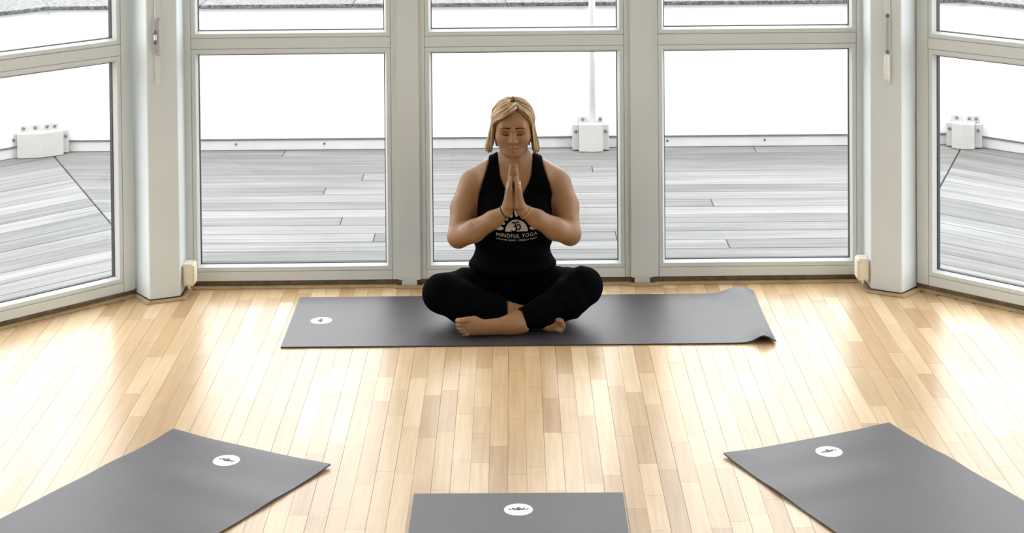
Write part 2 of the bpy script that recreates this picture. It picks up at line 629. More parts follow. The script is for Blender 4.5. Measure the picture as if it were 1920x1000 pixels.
# rounded cover strip on each post beside the slanting bays
for p, lb in ((L1, 'white post between the left bays'), (R1, 'white post between the right bays'), (L2, 'white post at the rear left'), (R2, 'white post at the rear right')):
    me = lathe_me('post', [(0.10, 0.0), (0.10, Z_CEIL)], 'paint_post', 8)
    trim(me, lb, (p.x, p.y, 0))

# thresholds under the frames
def threshold(p0, p1, name, label):
    d = (p1 - p0).normalized(); nrm = Vector((-d.y, d.x))
    poly = [p0 + nrm * 0.012, p1 + nrm * 0.012, p1 + nrm * 0.10, p0 + nrm * 0.10]
    trim(prism_me('threshold', poly, -0.05, ZB + 0.0005, 'threshold'), label)
threshold(bx0, bx0 + BD * 3 * BW, 'b', 'dark brown threshold under the back windows')
threshold(CL - DL * 3 * BW, CL, 'l', 'dark brown threshold under the left slanting windows')
threshold(CR, CR + DR * 3 * BW, 'r', 'dark brown threshold under the right slanting windows')

# oak floor strips running round the foot of the glazing and posts
QR = [(0.0, 0.0), (0.017, 0.0), (0.017, 0.004), (0.012, 0.009), (0.005, 0.011), (0.0, 0.011)]
def baseboard(name, pts, label):
    o = link(bpy.data.objects.new(name, sweep_me(name, pts, QR, 0.0, 'baseboard')))
    tag(o, label, 'baseboard', kind='structure')
def foot_jog(c):
    c = Vector((c[0], wall_y(c[0])))
    return [(c.x - 0.055, c.y - 0.006), (c.x - 0.048, c.y - 0.022), (c.x + 0.048, c.y - 0.022), (c.x + 0.055, c.y - 0.006)]
baseboard('baseboard_left', [(L1.x + .02, L1.y - .01), (-1.556, 7.220), (-1.532, 7.235), (-1.458, 7.128), (-1.340, 7.182), (-1.336, 7.327)], 'oak strip along the foot of the left bay and post')
m1, m2 = bx0 + BD * BW, bx0 + BD * 2 * BW
baseboard('baseboard_back', [(-1.336, wall_y(-1.33) - 0.006)] + foot_jog(m1) + foot_jog(m2) + [(1.418, wall_y(1.41) - 0.006)], 'oak strip along the foot of the back windows')
baseboard('baseboard_right', [(1.418, 7.34), (1.421, 7.204), (1.537, 7.136), (1.632, 7.240), (1.648, 7.218), (R1.x - .02, R1.y - .01)], 'oak strip along the foot of the right bay and post')

# lintels, ceiling, rear walls
def wall_seg(name, p0, p1, z0, z1, th, label, mat='plaster'):
    d = (p1 - p0).normalized(); nrm = Vector((-d.y, d.x))
    poly = [p0, p1, p1 + nrm * th, p0 + nrm * th]
    o = link(bpy.data.objects.new(name, prism_me(name, poly, z0, z1, mat)))
    tag(o, label, 'wall', kind='structure')
cB0, cB1 = Vector((-1.46, wall_y(-1.46))), Vector((1.55, wall_y(1.55)))
wall_seg('wall_back', cB0, cB1, Z_TOP, Z_CEIL, 0.10, 'white lintel wall over the back windows')
wall_seg('wall_left_bay', L1, CL, Z_TOP, Z_CEIL, 0.10, 'white lintel wall over the left slanting windows')
wall_seg('wall_right_bay', CR, R1, Z_TOP, Z_CEIL, 0.10, 'white lintel wall over the right slanting windows')
wall_seg('wall_left', L2, L1, Z_TOP, Z_CEIL, 0.10, 'white lintel wall over the left side windows')
wall_seg('wall_right', R1, R2, Z_TOP, Z_CEIL, 0.10, 'white lintel wall over the right side windows')
wall_seg('wall_rear_left_added', L3, L2, -0.05, Z_CEIL, 0.10, 'plain white wall added unseen at the rear left to cut the light')  # solid instead of glazed, added out of view to dim the frontal light
wall_seg('wall_rear_right_added', R2, R3, -0.05, Z_CEIL, 0.10, 'plain white wall added unseen at the rear right to cut the light')  # unseen counterpart, closed off to hold back light from behind
wall_seg('wall_passage_left', Vector((L3.x, -1.4)), L3, -0.05, Z_CEIL, 0.10, 'white side wall of the entrance passage, left')
wall_seg('wall_passage_right', R3, Vector((R3.x, -1.4)), -0.05, Z_CEIL, 0.10, 'white side wall of the entrance passage, right')
wall_seg('wall_rear', Vector((R3.x, -1.4)), Vector((L3.x, -1.4)), -0.05, Z_CEIL, 0.10, 'white end wall of the entrance passage')
ceil_poly = [(CL.x - .05, CL.y + .28), (L1.x - .12, L1.y + .05), (L2.x - .12, L2.y - .05), (L3.x - .05, L3.y - .14), (L3.x - .1, -1.5), (R3.x + .1, -1.5),
             (R3.x + .05, R3.y - .14), (R2.x + .12, R2.y - .05), (R1.x + .12, R1.y + .05), (CR.x + .05, CR.y + .28)]
o = link(bpy.data.objects.new('ceiling', prism_me('ceiling', ceil_poly[::-1], Z_CEIL, Z_CEIL + 0.1, 'ceiling')))
tag(o, 'plain white ceiling of the studio', 'ceiling', kind='structure')

# ------------------------------------------------------------------ terrace
PY = 9.955                                           # foot of the back parapet
KL, KR = Vector((-2.575, PY)), Vector((2.485, PY))   # parapet corners
RL, RR = Vector((-1.47, 7.42)), Vector((1.555, 7.42))  # inner mitre ends at the room corners
deck = link(bpy.data.objects.new('floor_terrace', prism_me('floor_terrace', [(-8, 3), (8, 3), (8, 12), (-8, 12)], -0.12, -0.032, 'subdeck')))
tag(deck, 'weathered grey plank deck of the terrace outside the windows', 'deck', kind='structure')
o = link(bpy.data.objects.new('ground', prism_me('ground', [(-60, -50), (60, -50), (60, 70), (-60, 70)], -0.6, -0.5, 'ground')))
tag(o, 'pale concrete ground far around the pavilion', 'ground', kind='structure')


def plank(p0, p1, w, s0, s1):
    """board from p0 to p1 (plan, near edge), width w to the left of travel; s0/s1 = end skews"""
    d = (p1 - p0); ln = d.length; d.normalize()
    poly = [(0, 0), (ln, 0), (ln + s1, w), (s0, w)]
    me = prism_me('plank', poly, -0.028, 0.0, 'deck', 0.0025)
    data_obj('plank', me, deck, (p0.x, p0.y, 0), math.atan2(d.y, d.x))


PW, PG = 0.143, 0.005
sl_l = (KL.x - RL.x) / (KL.y - RL.y)      # mitre slopes dx/dy
sl_r = (KR.x - RR.x) / (KR.y - RR.y)
y = 7.432
row = 0
while y < PY - 0.02:
    w = min(PW, PY + 0.01 - y)
    xl = RL.x + sl_l * (y - RL.y) + 0.004
    xr_ = RR.x + sl_r * (y - RR.y) - 0.004
    cuts = sorted(xl + (xr_ - xl) * c for c in ([0.31 + random.uniform(-.13, .13), 0.70 + random.uniform(-.14, .14)] if row % 3 == 1 else [0.5 + random.uniform(-.3, .3)]))
    xs = [xl] + cuts + [xr_]
    for i in range(len(xs) - 1):
        a = xs[i] + (0.0015 if i else 0); b = xs[i + 1] - (0.0015 if i < len(xs) - 2 else 0)
        plank(Vector((a, y)), Vector((b, y)), w, sl_l * w if i == 0 else 0, sl_r * w if i == len(xs) - 2 else 0)
    y += PW + PG
    row += 1


def side_deck(R, K, d, s):
    """boards parallel to a slanting bay. d = direction away from the mitre, s=+1 right, -1 left"""
    out = Vector((d.y, -d.x)) if s < 0 else Vector((-d.y, d.x))
    depth = abs((K - R).dot(out))
    v = K - R
    along = v.dot(d) / v.dot(out)           # mitre offset along d for each unit outwards
    q = 0.012
    r = 0
    while q < depth - 0.02:
        w = min(PW, depth + 0.01 - q)
        st = R + out * q + d * (along * q + 0.004)
        lens = [0.9 + random.random() * 1.2, 1.6 + random.random()]
        cur = st
        for i, ln in enumerate(lens):
            e = cur + d * ln
            if s > 0:
                plank(cur, e - d * 0.003, w, along * w if i == 0 else 0, 0)
            else:
                plank(e - d * 0.003, cur, w, 0, -along * w if i == 0 else 0)
            cur = e
        q += PW + PG
        r += 1


side_deck(RR, KR, DR, 1)
side_deck(RL, KL, -DL, -1)

# parapet: white wall, granite coping, pale flashing along its foot
Z_PAR = 0.792
def parapet(name, p0, p1, e0, e1, label, screws):
    """wall face from p0 to p1 (room side to the right of travel); e0/e1 = extra mitre at the outer side"""
    d = (p1 - p0).normalized(); nrm = Vector((-d.y, d.x)); th = 0.30
    poly = [p0, p1, p1 + nrm * th + d * e1 * th, p0 + nrm * th + d * e0 * th]
    w = link(bpy.data.objects.new(name, prism_me(name, poly, -0.12, Z_PAR, 'terrace_wall')))
    tag(w, label, 'wall', kind='structure')
    L = (p1 - p0).length
    n = max(2, round(L / 0.9))
    for i in range(n):
        a, b = p0 + d * (L * i / n + (0.002 if i else 0)), p0 + d * (L * (i + 1) / n - (0.002 if i < n - 1 else 0))
        o0 = nrm * -0.03
        k0 = e0 if i == 0 else 0; k1 = e1 if i == n - 1 else 0
        q = [a + o0 - d * k0 * 0.03, b + o0 - d * k1 * 0.03, b + nrm * 0.62 + d * k1 * 0.62, a + nrm * 0.62 + d * k0 * 0.62]
        data_obj('coping_stone', prism_me('coping_stone', q, Z_PAR, Z_PAR + 0.022, 'granite', 0.003), w)
    q = [p0 - nrm * 0.012 - d * e0 * 0.012, p1 - nrm * 0.012 - d * e1 * 0.012, p1, p0]
    fl = data_obj('flashing', prism_me('flashing', q, -0.01, 0.058, 'flashing'), w)
    q2 = [p0 - nrm * 0.018 - d * e0 * 0.018, p1 - nrm * 0.018 - d * e1 * 0.018, p1, p0]
    data_obj('seal_strip', prism_me('seal_strip', q2, 0.058, 0.064, 'flash_cap'), fl)
    data_obj('seal_strip', prism_me('seal_strip', q2, -0.002, 0.004, 'flash_cap'), fl)
    mes = lathe_me('screw', [(0.007, 0), (0.006, 0.003), (0.002, 0.004)], 'bolt', 10)
    for s in screws:
        pt = p0 + d * s - nrm * 0.012
        o = data_obj('screw', mes, fl)
        o.matrix_local = Matrix.Translation((pt.x, pt.y, 0.036)) @ Vector((0, 0, 1)).rotation_difference(Vector((-nrm.x, -nrm.y, 0))).to_matrix().to_4x4()
    return w


tl = math.tan(math.atan2(DL.y, DL.x) / 2)
tr_ = math.tan(-math.atan2(DR.y, DR.x) / 2)
parapet('wall_terrace_back', KL, KR, -tl, tr_, 'straight white terrace parapet with granite coping behind the back windows',
        [1.03, 1.52, 2.1, 3.42, 3.96, 4.6])
parapet('wall_terrace_left', KL - DL * 3.2, KL, 0, tl, 'slanting white terrace parapet with granite coping on the left', [2.2, 2.7])
parapet('wall_terrace_right', KR, KR + DR * 3.2, -tr_, 0, 'slanting white terrace parapet with granite coping on the right', [0.5, 1.0])

# steel boxes at the foot of the parapet
bolt_me = lathe_me('bolt', [(0.009, 0), (0.009, 0.004), (0.006, 0.008), (0.002, 0.009)], 'bolt', 6)
def face_bolt(parent, x, y, z):
    o = data_obj('bolt', bolt_me, parent)
    o.matrix_local = Matrix.Translation((x, y, z)) @ Matrix.Rotation(math.radians(90), 4, 'X')


def bracket_box(loc, rz, w, h, dep, label, bend, pole, top):
    """box with side flanges and bolted top lugs; bend = plan angle of the front (0 = flat)"""
    e = empty('bracket_box', (loc[0], loc[1], 0.002), rz)
    tag(e, label, 'bracket', 'steel boxes along the parapet foot')
    hw = w / 2
    k = math.tan(bend) * hw
    # body: front face bent in the middle
    poly = [(-hw + .022, -dep + k), (0, -dep), (hw - .022, -dep + k), (hw - .022, k), (0, 0), (-hw + .022, k)]
    data_obj('body', prism_me('body', poly, 0.0, h, 'bracket', 0.003), e)
    for s in (-1, 1):
        x0, x1 = (-hw - .012, -hw + .022) if s < 0 else (hw - .022, hw + .012)
        poly = [(x0, -dep * .72 + k), (x1, -dep * .72 + k), (x1, k), (x0, k)]
        fl_ = data_obj('side_flange', prism_me('side_flange', poly, 0.004, h - 0.006, 'bracket', 0.002), e)
        face_bolt(fl_, (x0 + x1) / 2, -dep * .72 + k, h * 0.72)
    for (a, b) in top:
        ya = -dep * .45 + math.tan(bend) * abs((a + b) / 2)
        lug = data_obj('top_lug', box_me('top_lug', (a, b, ya, ya + 0.012, h - 0.002, h + 0.034), 'bracket', 0.0015), e)
        nb = 2 if b - a > 0.07 else 1
        for i in range(nb):
            face_bolt(lug, a + (b - a) * ((i + 0.5) / nb), ya, h + 0.018)
    if pole:
        pm = lathe_me('pole', [(0.018, 0), (0.018, 2.3), (0.013, 2.31)], 'pole', 20)
        po = data_obj('pole', pm, e, (0.012, -dep * .42, h - 0.01))
        for p in pm.polygons: p.use_smooth = len(p.vertices) == 4
    return e


bracket_box((0.418, PY - 0.012), 0, 0.175, 0.150, 0.115, 'white steel box with a pole in the middle of the parapet foot', 0, True, [(-0.072, -0.012), (0.040, 0.068)])
aL = math.atan2(DL.y, DL.x) / 2
bracket_box((KL.x - 0.055, KL.y - 0.045), aL, 0.29, 0.135, 0.13, 'wide white steel box in the left parapet corner', aL * 0.55, False, [(-0.115, 0.010), (0.022, 0.105)])
aR = math.atan2(DR.y, DR.x) / 2
bracket_box((KR.x + 0.01, KR.y - 0.025), aR, 0.165, 0.140, 0.13, 'narrow white steel box in the right parapet corner', -aR * 0.55, False, [(-0.075, -0.008), (0.008, 0.080)])

# ------------------------------------------------------------------ fittings on the posts
def junction(loc, flip, label):
    e = empty('junction_box', loc)
    tag(e, label, 'junction box', 'cream boxes on the corner posts')
    s = -1 if flip else 1
    bm = bmesh.new()
    box_bm(bm, min(0, s * .050), max(0, s * .050), -0.04, 0.035, 0.0, 0.088)
    data_obj('body', bm_me('body', bm, 'cream', 0.006, 2), e)
    bm = bmesh.new()
    box_bm(bm, min(s * .008, s * .045), max(s * .008, s * .045), -0.047, -0.039, 0.008, 0.080)
    data_obj('lid', bm_me('lid', bm, 'cream', 0.003, 2), e)
    vs, fs = tube_geo([(s * .022, -.005, 0.004), (s * .022, -.005, -0.018)], [0.006, 0.006], 10)
    mesh('cable_stub', vs, fs, 'white', e)
junction((-1.347, 7.262, 0.040), False, 'cream junction box low on the left corner post')
junction((1.4285, 7.262, 0.040), True, 'cream junction box low on the right corner post')


def latch(p, ang, z0, label, left):
    e = empty('window_bolt', (p[0], p[1], z0), ang)
    tag(e, label, 'window bolt', 'slim bolts on the corner posts')
    data_obj('rail', box_me('rail', (-.010, .010, -.008, 0.0, -0.02, 0.62), 'paint_post', 0.0015), e)
    if left:
        data_obj('plate', box_me('plate', (-.017, .008, -.016, -.008, 0.105, 0.240), 'latch', 0.003), e)
        data_obj('slider', box_me('slider', (-.016, -.006, -.026, -.016, 0.160, 0.182), 'white', 0.002), e)
        data_obj('cap', box_me('cap', (-.008, .009, -.020, -.008, 0.235, 0.250), 'latch', 0.003), e)
        data_obj('cap', box_me('cap', (-.008, .009, -.020, -.008, 0.097, 0.109), 'latch', 0.003), e)
        for z in (0.152, 0.190):
            face_bolt(e, -.012, -.016, z)
    else:
        data_obj('plate', box_me('plate', (-.007, .009, -.016, -.008, 0.125, 0.245), 'latch', 0.003), e)
        data_obj('slider', box_me('slider', (-.010, .010, -.024, -.008, 0.0, 0.098), 'white', 0.003), e)
        for z in (0.112, 0.256):
            face_bolt(e, .002, -.012, z)
angp = math.atan2(7.186 - 7.135, 0.112)
latch((-1.420, 7.1515), angp, 0.893, 'slim white bolt with pinkish plate on the left corner post', True)
angr = math.atan2(7.144 - 7.176, 0.047)
latch((1.4935, 7.1745), angr * 0.9, 0.866, 'slim white bolt with two dark screws on the right corner post', False)


# ------------------------------------------------------------------ yoga mats
ML, MW, MT = 1.82, 0.612, 0.005
def lotus_petal(cx, cy, ang, ln, wd):
    pts = []
    for k in range(12):
        th = 2 * math.pi * k / 12
        a, b = math.cos(th) * ln / 2, math.sin(th) * wd / 2 * (1 - 0.35 * math.cos(th))
        pts.append((cx + a * math.cos(ang) - b * math.sin(ang), cy + a * math.sin(ang) + b * math.cos(ang)))
    return pts


def flat_poly_mesh(name, polys, z, mat, parent):
    vs, fs = [], []
    for p in polys:
        b = len(vs)
        vs += [(q[0], q[1], z(q[0], q[1])) for q in p]
        fs.append(tuple(range(b, b + len(p))))
    return mesh(name, vs, fs, mat, parent)


def yoga_mat(p_end, ang, label, hfun, logo_rot=0.0):
    """p_end = middle of the logo end; ang = plan direction of the mat's length"""
    e = empty('yoga_mat', (p_end[0], p_end[1], 0.0008), ang)
    tag(e, label, 'yoga mat', 'charcoal yoga mats on the floor')
    nu, nv = 120, 40
    vs, fs = [], []
    for side in (1, 0):
        for i in range(nu + 1):
            for j in range(nv + 1):
                u = ML * i / nu; v = MW * (j / nv - 0.5)
                h = hfun(u, v)
                vs.append((u, v, h + (MT if side else 0)))
    st = (nu + 1) * (nv + 1)
    idx = lambda i, j: i * (nv + 1) + j
    for i in range(nu):
        for j in range(nv):
            q = (idx(i, j), idx(i + 1, j), idx(i + 1, j + 1), idx(i, j + 1))
            fs.append(q); fs.append(tuple(k + st for k in q[::-1]))
    for i in range(nu):
        for j, fl in ((0, 1), (nv, 0)):
            a, b = idx(i, j), idx(i + 1, j)
            fs.append((a + st, b + st, b, a) if fl else (a, b, b + st, a + st))
    for j in range(nv):
        for i, fl in ((0, 0), (nu, 1)):
            a, b = idx(i, j), idx(i, j + 1)
            fs.append((a + st, b + st, b, a) if fl else (a, b, b + st, a + st))
    o = mesh('rubber_sheet', vs, fs, 'mat', e)
    for p in o.data.polygons: p.use_smooth = True
    o.data.set_sharp_from_angle(angle=math.radians(40))
    # logo disc: up = towards the mat's end (-x)
    uc = 0.118
    R = 0.0415
    top = lambda x, y: hfun(x, y) + MT
    dv, df = [(uc, 0, top(uc, 0) + 0.0007)], []
    for ri in range(1, 6):
        for k in range(40):
            a = 2 * math.pi * k / 40
            q = (uc + R * ri / 5 * math.cos(a), R * ri / 5 * math.sin(a))
            dv.append(q + (top(*q) + 0.0007,))
    for k in range(40):
        a = 2 * math.pi * k / 40
        q = (uc + R * math.cos(a), R * math.sin(a))
        dv.append(q + (top(*q) - 0.0005,))
    for k in range(40):
        j = (k + 1) % 40
        df.append((0, 1 + k, 1 + j))
        for ri in range(5):
            df.append((1 + ri * 40 + k, 1 + (ri + 1) * 40 + k, 1 + (ri + 1) * 40 + j, 1 + ri * 40 + j))
    dsc = mesh('logo_disc', dv, df, 'white', e)
    L2M = lambda px, py: (uc - py, px)   # logo x,y -> mat
    pet = []
    for (cx, cy, an, ln, wd) in ((0, .005, 90, .024, .0150), (-.0135, .0040, 124, .0185, .0085), (.0135, .0040, 56, .0185, .0085),
                                 (-.0245, .0015, 147, .0140, .0052), (.0245, .0015, 33, .0140, .0052)):
        pet.append([L2M(*q) for q in lotus_petal(cx, cy, math.radians(an), ln, wd)])
    flat_poly_mesh('lotus', pet, lambda x, y: top(x, y) + 0.0011, 'logo_ink', dsc)
    dash = []
    for k in range(15):
        a = math.radians(205 + k * 130 / 14)
        cx, cy = 0.029 * math.cos(a), 0.029 * math.sin(a) * 0.75
        dash.append([L2M(cx + sx * .0012, cy + sy * .0014) for sx, sy in ((-1, -1), (1, -1), (1, 1), (-1, 1))])
    flat_poly_mesh('lettering', dash, lambda x, y: top(x, y) + 0.0011, 'logo_grey', dsc)
    return e


G = lambda a, s: math.exp(-(a / s) ** 2)
def h_back(u, v):
    return 0.024 * G(u - (ML - 0.045), 0.035) * G(v + MW / 2, 0.10) + 0.024 * G(u - (ML - 0.06), 0.065) * G(v - MW / 2, 0.14) + 0.004 * G(u - (ML - .07), .06)
def h_left(u, v):
    return 0.006 * G(u, 0.06) * G(v + MW / 2, 0.09) + 0.004 * G(u, 0.05) * G(v - MW / 2, 0.10) + 0.002 * G(u - .02, .05) + 0.0015 * (1 + math.sin(u * 26)) * G(u - .3, .25)
def h_right(u, v):
    return 0.006 * G(u, 0.05) * G(v - MW / 2, 0.08) + 0.005 * G(u, 0.06) * G(v + MW / 2, 0.10) + 0.0020 * (1 + math.sin(u * 24)) * G(u - .28, .2)
def h_front(u, v):
    return 0.0
yoga_mat((-0.866, 6.874), math.atan2(0.004, 1.81), 'charcoal yoga mat the woman sits on, lying along the windows', h_back)
# v axis is to the left of travel
yoga_mat((-0.837, 5.594), math.atan2(-0.874, -0.486), 'charcoal yoga mat slanting into the lower left corner', lambda u, v: h_left(u, v))
yoga_mat((0.916, 5.630), math.atan2(-0.917, 0.399), 'charcoal yoga mat slanting into the lower right corner', lambda u, v: h_right(u, -v))
yoga_mat((0.0025, 5.230), math.radians(-90.3), 'charcoal yoga mat at the bottom centre, pointing at the woman', h_front)


# ------------------------------------------------------------------ seated woman
PX, PYW, PZ = 0.0, 6.95, 0.0062            # person's origin (on the mat)
GH = 0.0028
GX0, GX1, GY0, GY1, GZ0, GZ1 = -0.395, 0.385, -0.325, 0.235, -0.012, 0.875
gx = np.arange(GX0, GX1, GH, dtype=np.float32)
gy = np.arange(GY0, GY1, GH, dtype=np.float32)
gz = np.arange(GZ0, GZ1, GH, dtype=np.float32)


class Field:
    def __init__(self):
        self.a = np.full((len(gx), len(gy), len(gz)), 0.5, np.float32)

    def block(self, lo, hi, pad):
        s = []
        for g, l, h in zip((gx, gy, gz), lo, hi):
            i0 = max(0, int((l - pad - g[0]) / GH)); i1 = min(len(g), int((h + pad - g[0]) / GH) + 2)
            s.append(slice(i0, max(i0 + 1, i1)))
        X, Y, Z = np.meshgrid(gx[s[0]], gy[s[1]], gz[s[2]], indexing='ij', sparse=True)
        return tuple(s), X, Y, Z

    def put(self, s, d, k):
        a = self.a[s]
        if k <= 0:
            self.a[s] = np.minimum(a, d)
        else:
            h = np.clip(0.5 + 0.5 * (a - d) / k, 0, 1)
            self.a[s] = a + (d - a) * h - k * h * (1 - h)

    def carve(self, s, d, k):
        a = self.a[s]
        d = -d
        h = np.clip(0.5 - 0.5 * (a - d) / k, 0, 1)
        self.a[s] = a + (d - a) * h + k * h * (1 - h)

    def cone(self, p, q, r0, r1, k=0.02, cut=False):
        p = np.array(p, np.float32); q = np.array(q, np.float32)
        r = max(r0, r1)
        s, X, Y, Z = self.block(np.minimum(p, q) - r, np.maximum(p, q) + r, 0.035 + k)
        d = q - p
        t = np.clip(((X - p[0]) * d[0] + (Y - p[1]) * d[1] + (Z - p[2]) * d[2]) / max(1e-9, float(d @ d)), 0, 1)
        dist = np.sqrt((X - p[0] - t * d[0]) ** 2 + (Y - p[1] - t * d[1]) ** 2 + (Z - p[2] - t * d[2]) ** 2) - (r0 + (r1 - r0) * t)
        (self.carve if cut else self.put)(s, dist, k)

    def chain(self, pts, k=0.02, kin=0.01):
        """pts = [(x,y,z,r)...]"""
        for i in range(len(pts) - 1):
            self.cone(pts[i][:3], pts[i + 1][:3], pts[i][3], pts[i + 1][3], k if i == 0 else kin)

    def ell(self, c, r, k=0.02, rot=None, cut=False):
        c = np.array(c, np.float32); r = np.array(r, np.float32)
        m = r.max() if rot is not None else r
        s, X, Y, Z = self.block(c - m, c + m, 0.035 + k)
        X, Y, Z = X - c[0], Y - c[1], Z - c[2]
        if rot is not None:
            X, Y, Z = (rot[0][0] * X + rot[0][1] * Y + rot[0][2] * Z, rot[1][0] * X + rot[1][1] * Y + rot[1][2] * Z,
                       rot[2][0] * X + rot[2][1] * Y + rot[2][2] * Z)
        k0 = np.sqrt((X / r[0]) ** 2 + (Y / r[1]) ** 2 + (Z / r[2]) ** 2)
        k1 = np.sqrt((X / r[0] ** 2) ** 2 + (Y / r[1] ** 2) ** 2 + (Z / r[2] ** 2) ** 2) + 1e-6
        d = k0 * (k0 - 1) / k1
        (self.carve if cut else self.put)(s, d, k)


def surface_nets(F):
    ins = F < 0
    nx, ny, nz = F.shape
    cnt = np.zeros((nx - 1, ny - 1, nz - 1), np.uint8)
    offs = [(i, j, k) for i in (0, 1) for j in (0, 1) for k in (0, 1)]
    for i, j, k in offs:
        cnt += ins[i:nx - 1 + i, j:ny - 1 + j, k:nz - 1 + k]
    act = np.argwhere((cnt > 0) & (cnt < 8))
    del cnt
    n = len(act)
    V = {o: F[act[:, 0] + o[0], act[:, 1] + o[1], act[:, 2] + o[2]] for o in offs}
    acc = np.zeros((n, 3), np.float32); num = np.zeros(n, np.float32)
    for o in offs:
        for ax in range(3):
            if o[ax] == 0:
                q = list(o); q[ax] = 1; q = tuple(q)
                a, b = V[o], V[q]
                m = (a < 0) != (b < 0)
                t = np.where(m, a / np.where(m, a - b, 1), 0)
                pt = np.tile(np.array(o, np.float32), (n, 1)); pt[:, ax] += t
                acc += pt * m[:, None]; num += m
    P = act + acc / num[:, None]
    P = P * GH + np.array([GX0, GY0, GZ0], np.float32)
    idx = np.full((nx - 1, ny - 1, nz - 1), -1, np.int32)
    idx[act[:, 0], act[:, 1], act[:, 2]] = np.arange(n)
    faces = []
    for ax in range(3):
        sl0 = [slice(None)] * 3; sl1 = [slice(None)] * 3
        sl0[ax] = slice(0, -1); sl1[ax] = slice(1, None)
        ch = np.argwhere(ins[tuple(sl0)] != ins[tuple(sl1)])
        b, c = (ax + 1) % 3, (ax + 2) % 3
        ok = (ch[:, b] > 0) & (ch[:, c] > 0) & (ch[:, b] < F.shape[b] - 1) & (ch[:, c] < F.shape[c] - 1)
        ch = ch[ok]
        fl = ins[ch[:, 0], ch[:, 1], ch[:, 2]]
        q = []
        for db, dc in ((-1, -1), (0, -1), (0, 0), (-1, 0)):
            e = ch.copy(); e[:, b] += db; e[:, c] += dc
            q.append(idx[e[:, 0], e[:, 1], e[:, 2]])
        q = np.stack(q, 1)
        q[~fl] = q[~fl][:, ::-1]
        faces.append(q)
    return P, np.concatenate(faces)


def np_mesh(name, P, Q, mat, parent=None, smooth=True):
    me = bpy.data.meshes.new(name)
    me.vertices.add(len(P)); me.vertices.foreach_set('co', np.ascontiguousarray(P, np.float32).ravel())
    me.loops.add(Q.size); me.loops.foreach_set('vertex_index', Q.ravel().astype(np.int32))
    me.polygons.add(len(Q)); me.polygons.foreach_set('loop_start', (np.arange(len(Q)) * 4).astype(np.int32))
    me.polygons.foreach_set('loop_total', np.full(len(Q), 4, np.int32))
    if smooth: me.polygons.foreach_set('use_smooth', np.ones(len(Q), bool))
    me.update(calc_edges=True)
    me.materials.append(M[mat])
    return link(bpy.data.objects.new(name, me), parent)


# ---- torso
T = Field()
T.ell((-0.010, 0.075, 0.098), (0.150, 0.118, 0.098), 0.03)
T.ell((-0.011, 0.045, 0.225), (0.140, 0.105, 0.125), 0.06)
T.ell((-0.004, 0.060, 0.400), (0.142, 0.100, 0.165), 0.06)
for s in (-1, 1):
    T.ell((-0.003 + s * 0.066, -0.020, 0.392), (0.068, 0.062, 0.066), 0.05)
    T.cone((s * 0.015, 0.055, 0.585), (s * 0.142, 0.055, 0.515), 0.050, 0.042, 0.05)
    T.cone((s * 0.095, 0.045, 0.520), (s * 0.142, 0.050, 0.46), 0.056, 0.048, 0.04)
T.ell((0.0, 0.030, 0.520), (0.125, 0.065, 0.065), 0.05)
T_shirt = T.a.copy()

# ---- legs
Lg = Field()
kneeL, kneeR = (-0.282, -0.125, 0.116), (0.256, -0.125, 0.138)
Lg.chain([(-0.095, 0.060, 0.090, 0.078), (-0.190, -0.030, 0.102, 0.071)] + [kneeL + (0.067,)], 0.02, 0.03)
Lg.chain([kneeL + (0.066,), (-0.20, -0.145, 0.084, 0.066), (-0.09, -0.168, 0.060, 0.052), (0.035, -0.180, 0.042, 0.036)], 0.03, 0.03)
Lg.chain([(0.085, 0.060, 0.090, 0.076), (0.172, -0.030, 0.106, 0.068)] + [kneeR + (0.067,)], 0.02, 0.03)
Lg.chain([kneeR + (0.066,), (0.195, -0.165, 0.100, 0.064), (0.11, -0.205, 0.068, 0.050), (-0.006, -0.252, 0.044, 0.034)], 0.03, 0.03)

# ---- arms
A = Field()
arms = {-1: [(-0.165, 0.050, 0.492, 0.054), (-0.197, 0.010, 0.410, 0.052), (-0.219, -0.060, 0.320, 0.041)],
        1: [(0.165, 0.050, 0.492, 0.054), (0.192, 0.010, 0.412, 0.052), (0.209, -0.060, 0.326, 0.041)]}
fore = {-1: [(-0.219, -0.070, 0.314, 0.039), (-0.160, -0.110, 0.350, 0.042), (-0.085, -0.145, 0.402, 0.033), (-0.034, -0.163, 0.440, 0.0235)],
        1: [(0.209, -0.070, 0.321, 0.039), (0.152, -0.110, 0.356, 0.042), (0.080, -0.145, 0.406, 0.033), (0.027, -0.163, 0.442, 0.0235)]}
for s in (-1, 1):
    A.chain(arms[s], 0.02, 0.02)
    A.chain(fore[s], 0.02, 0.015)

